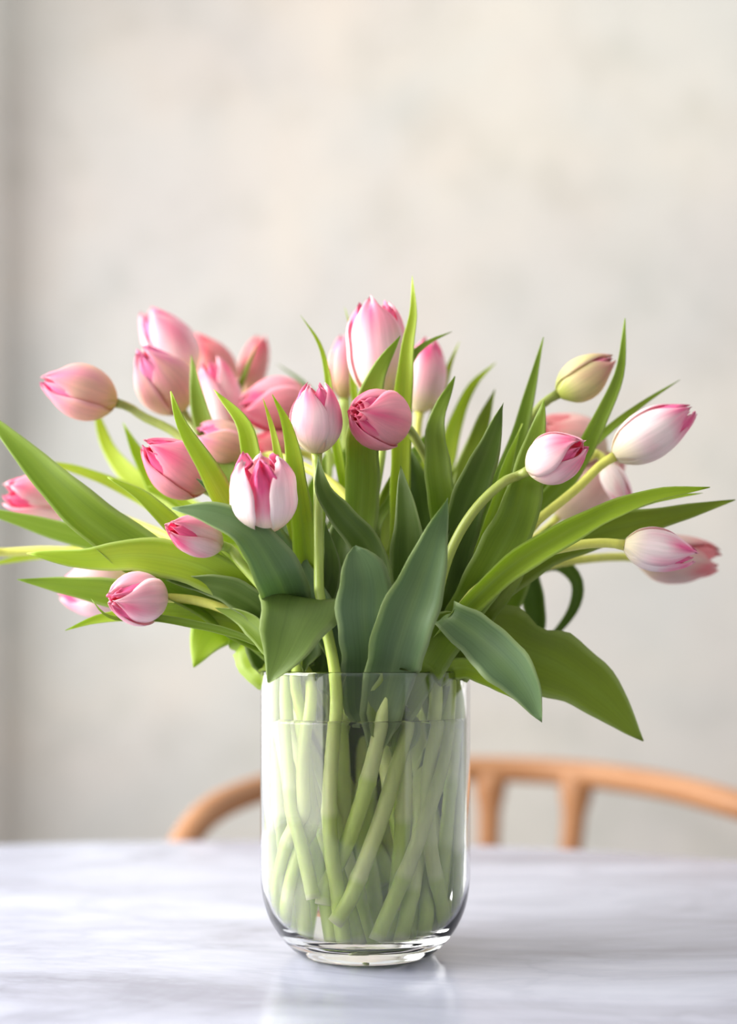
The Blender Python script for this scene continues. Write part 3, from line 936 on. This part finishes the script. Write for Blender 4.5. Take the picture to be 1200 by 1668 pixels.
# right side
leaf([(700, 1060, -.05), (760, 990, -.06), (830, 925, -.065), (900, 880, -.065), (980, 838, -.06), (1070, 806, -.06), (1156, 794, -.06)], 44, 'brt', 0.55, (25, -10))
leaf([(720, 1060, -.02), (800, 960, -.01), (880, 900, .0), (970, 868, .0), (1080, 842, .0), (1197, 814, -.0)], 62, 'olive', 0.2, (0, 10))
leaf([(860, 905, -.01), (960, 850, -.01), (1060, 815, -.01), (1145, 803, -.01)], 22, 'brt', 0.2)
leaf([(715, 1040, -.0), (760, 900, .0), (835, 740, .02), (862, 640, .02), (885, 549, .02)], 36, 'mid', 0.3, (-10, 10))
leaf([(730, 1030, -.03), (790, 940, -.04), (838, 850, -.04), (862, 760, -.035), (876, 700, -.03), (886, 652, -.03)], 72, 'mid', 0.25, (-5, 5))
leaf([(720, 980, -.02), (742, 880, -.03), (768, 800, -.035), (797, 725, -.035), (820, 656, -.035)], 66, 'dark', 0.25, (5, 15))
leaf([(716, 930, -.01), (722, 840, -.02), (712, 760, -.025), (710, 690, -.02), (741, 613, -.015)], 46, 'mid', 0.3, (10, -10))
leaf([(700, 900, .06), (735, 820, .09), (768, 750, .1), (785, 690, .1), (806, 634, .1)], 50, 'olive', 0.25)
leaf([(700, 880, .1), (728, 740, .12), (745, 680, .13), (772, 625, .13), (808, 590, .13)], 32, 'yel', 0.25)
leaf([(670, 850, .1), (696, 740, .11), (714, 660, .12), (730, 600, .12), (748, 556, .12)], 26, 'yel', 0.2)
leaf([(760, 960, .0), (870, 840, .01), (930, 770, .015), (972, 690, .01), (1008, 610, .01), (1018, 518, .01)], 34, 'mid', 0.3, (0, 10))
leaf([(800, 900, .03), (900, 785, .03), (970, 718, .03), (1045, 658, .03), (1108, 618, .03)], 18, 'mid', 0.3)
leaf([(745, 1000, -.01), (770, 930, .0), (800, 850, .0), (822, 770, .0), (850, 690, .0)], 40, 'brt', 0.5, (30, 40))
# loops and hanging blades at the right
leaf([(800, 980, .06), (860, 930, .09), (910, 918, .1), (938, 945, .1), (936, 985, .1), (910, 1025, .1), (878, 1050, .09)], 26, 'dark', 0.2, prof=LEAFS)
leaf([(820, 940, .06), (850, 925, .09), (866, 965, .1), (872, 1010, .1), (870, 1055, .1)], 38, 'dark', 0.2, prof=LEAFB)
leaf([(790, 960, .06), (822, 950, .08), (830, 990, .09), (822, 1040, .09)], 30, 'mid', 0.2, prof=LEAFB)
# top centre
leaf([(640, 900, .0), (652, 760, .0), (657, 640, .0), (664, 560, .0), (673, 510, .0), (671, 449, .0)], 34, 'yel', 0.25, (10, -5))
leaf([(645, 800, .02), (655, 640, .02), (672, 580, .02), (700, 556, .02), (736, 540, .02)], 24, 'mid', 0.25)
leaf([(590, 900, -.02), (590, 780, -.02), (594, 690, -.02), (612, 615, -.02), (652, 547, -.02)], 58, 'mid', 0.22, (0, 5))
leaf([(560, 800, .03), (540, 680, .02), (533, 610, .02), (520, 560, .02), (489, 513, .02)], 15, 'brt', 0.3)
leaf([(590, 760, .08), (575, 620, .07), (574, 550, .07), (561, 500, .07)], 15, 'brt', 0.3)
leaf([(540, 850, .1), (560, 720, .16), (500, 630, .2), (450, 592, .22)], 16, 'dark', 0.3)
leaf([(560, 720, .14), (564, 660, .14), (565, 610, .14), (562, 560, .14)], 16, 'yel', 0.2)
# left upper
leaf([(440, 880, .02), (375, 790, .04), (340, 715, .05), (322, 650, .05), (311, 578, .05)], 46, 'mid', 0.25)
leaf([(450, 850, .1), (400, 720, .14), (385, 650, .15), (400, 605, .15), (418, 562, .15)], 22, 'mid', 0.25)
leaf([(430, 900, .05), (300, 830, .12), (230, 790, .13), (180, 735, .14), (150, 650, .14)], 44, 'yel', 0.2)
leaf([(420, 930, .04), (330, 870, .07), (268, 810, .08), (228, 745, .08), (200, 688, .08)], 46, 'brt', 0.25)
leaf([(400, 960, .03), (320, 870, .05), (220, 805, .08), (140, 770, .08), (55, 748, .08)], 30, 'yel', 0.3, (20, 10))
leaf([(400, 960, -.02), (320, 890, -.03), (265, 840, -.035), (225, 805, -.035), (175, 777, -.035)], 40, 'brt', 0.35, (10, 25))
leaf([(440, 1060, -.02), (330, 975, -.02), (220, 900, -.02), (130, 835, -.02), (50, 750, -.01), (-25, 670, .0)], 82, 'mid', 0.6, (15, 25))
leaf([(430, 1030, .02), (330, 930, .03), (220, 893, .03), (110, 868, .03), (0, 838, .03), (-60, 820, .03)], 44, 'mid', 0.25)
leaf([(460, 1070, -.02), (420, 985, -.035), (330, 925, -.04), (230, 905, -.04), (140, 910, -.035), (44, 901, -.035)], 66, 'brt', 0.2, (0, -10))
leaf([(460, 1080, .0), (400, 1015, -.01), (300, 985, -.01), (200, 968, -.01), (110, 955, -.01), (28, 944, -.01)], 62, 'mid', 0.2)
leaf([(470, 1085, -.02), (400, 1020, -.025), (320, 1002, -.02), (230, 1000, -.02), (160, 1008, -.02), (106, 1027, -.02)], 34, 'brt', 0.3)
leaf([(300, 900, .08), (180, 893, .09), (60, 905, .1), (-40, 925, .1)], 22, 'yel', 0.2)
leaf([(230, 1004, -.05), (195, 1008, -.055), (170, 1000, -.06), (148, 975, -.06)], 14, 'mid', 0.2, owner='low_left')
leaf([(450, 1080, .0), (420, 1020, .02), (370, 1005, .03), (338, 1035, .03), (315, 1087, .03)], 118, 'brt', 0.15, side=(-1, 0, -.5))
leaf([(470, 1070, -.03), (430, 1000, -.045), (380, 965, -.045), (320, 950, -.04), (270, 945, -.04)], 52, 'dark', 0.3)
leaf([(500, 1020, -.01), (460, 920, -.03), (420, 860, -.035), (370, 815, -.03), (320, 780, -.03)], 66, 'blue', 0.2)
leaf([(455, 1096, .02), (432, 1076, .04), (416, 1070, .05), (402, 1078, .05)], 18, 'yel', 0.2, prof=LEAFB)
leaf([(350, 870, .02), (300, 820, .03), (270, 800, .03), (240, 792, .03)], 20, 'brt', 0.2)
# inner blades that fill the bouquet
for (q, wd, tn) in [
    ([(660, 1060, -.03), (664, 960, -.045), (664, 860, -.05), (652, 758, -.045)], 62, 'dark'),
    ([(540, 1080, -.02), (545, 960, -.03), (560, 860, -.02), (590, 790, .0)], 60, 'dark'),
    ([(525, 1090, -.04), (520, 1000, -.045), (538, 930, -.04), (530, 850, -.03)], 44, 'dark'),
    ([(610, 1080, .0), (612, 960, .01), (625, 860, .02), (640, 770, .03)], 72, 'olive'),
    ([(700, 1060, .0), (700, 940, .02), (690, 830, .03), (668, 730, .04)], 76, 'dark'),
    ([(470, 1090, .0), (455, 990, .0), (450, 900, .01), (470, 800, .02)], 70, 'dark'),
    ([(500, 1080, .03), (480, 960, .04), (500, 860, .05), (530, 740, .06)], 74, 'mid'),
    ([(730, 1080, .01), (770, 980, .02), (800, 890, .03), (850, 800, .05)], 74, 'dark'),
    ([(740, 1080, -.02), (770, 1010, -.02), (820, 950, -.02), (868, 880, -.01)], 66, 'olive'),
    ([(560, 1080, .05), (570, 950, .06), (575, 850, .07), (560, 730, .07)], 70, 'mid'),
    ([(650, 1080, .05), (660, 950, .06), (700, 850, .07), (745, 760, .08)], 70, 'olive'),
    ([(440, 1085, .0), (415, 1000, .01), (380, 940, .02), (330, 890, .02)], 60, 'dark'),
    ([(480, 1095, -.055), (440, 1050, -.06), (400, 1010, -.05), (350, 990, -.04)], 40, 'mid'),
    ([(600, 1100, -.03), (640, 1010, -.04), (690, 940, -.04), (735, 850, -.03)], 60, 'dark'),
    ([(740, 1090, .03), (810, 1000, .05), (850, 930, .06), (900, 850, .08)], 56, 'mid'),
    ([(560, 1090, -.05), (528, 1010, -.055), (500, 940, -.05), (480, 880, -.04)], 50, 'blue'),
    ([(620, 980, .04), (640, 880, .04), (650, 800, .04), (700, 700, .06)], 50, 'mid'),
]:
    leaf(q, wd, tn, 0.25, (rnd.uniform(-15, 15), rnd.uniform(-20, 20)))
# blades that stay in the vase
for (q, wd, tn) in [
    ([W(700, 1330, .0), W(712, 1260, .0), W(726, 1200, .01)], 60, 'dark'),
    ([W(455, 1290, .0), W(462, 1210, .01), W(470, 1140, .02)], 50, 'brt'),
    ([W(600, 1300, .03), W(590, 1200, .03), W(585, 1120, .03)], 60, 'dark'),
    ([W(650, 1330, .03), W(690, 1230, .03), W(700, 1140, .04)], 60, 'mid'),
    ([W(500, 1420, .02), W(470, 1300, .03), W(480, 1150, .04)], 60, 'brt'),
    ([W(560, 1450, .04), W(560, 1330, .04), W(545, 1200, .04)], 60, 'mid'),
    ([W(690, 1460, .02), W(716, 1350, .02), W(735, 1230, .02)], 44, 'brt'),
    ([W(620, 1470, .03), W(610, 1380, .03), W(640, 1250, .03)], 50, 'brt'),
    ([W(450, 1440, .01), W(444, 1330, .01), W(450, 1210, .01)], 36, 'yel'),
]:
    inv = [(600 + p.x * FPX / (p.y - CAM_Y), HOR + (CAM_Z - p.z) * FPX / (p.y - CAM_Y), p.y) for p in q]
    leaf(inv, wd, tn, 0.3, (0, 20), prof=LEAFB)
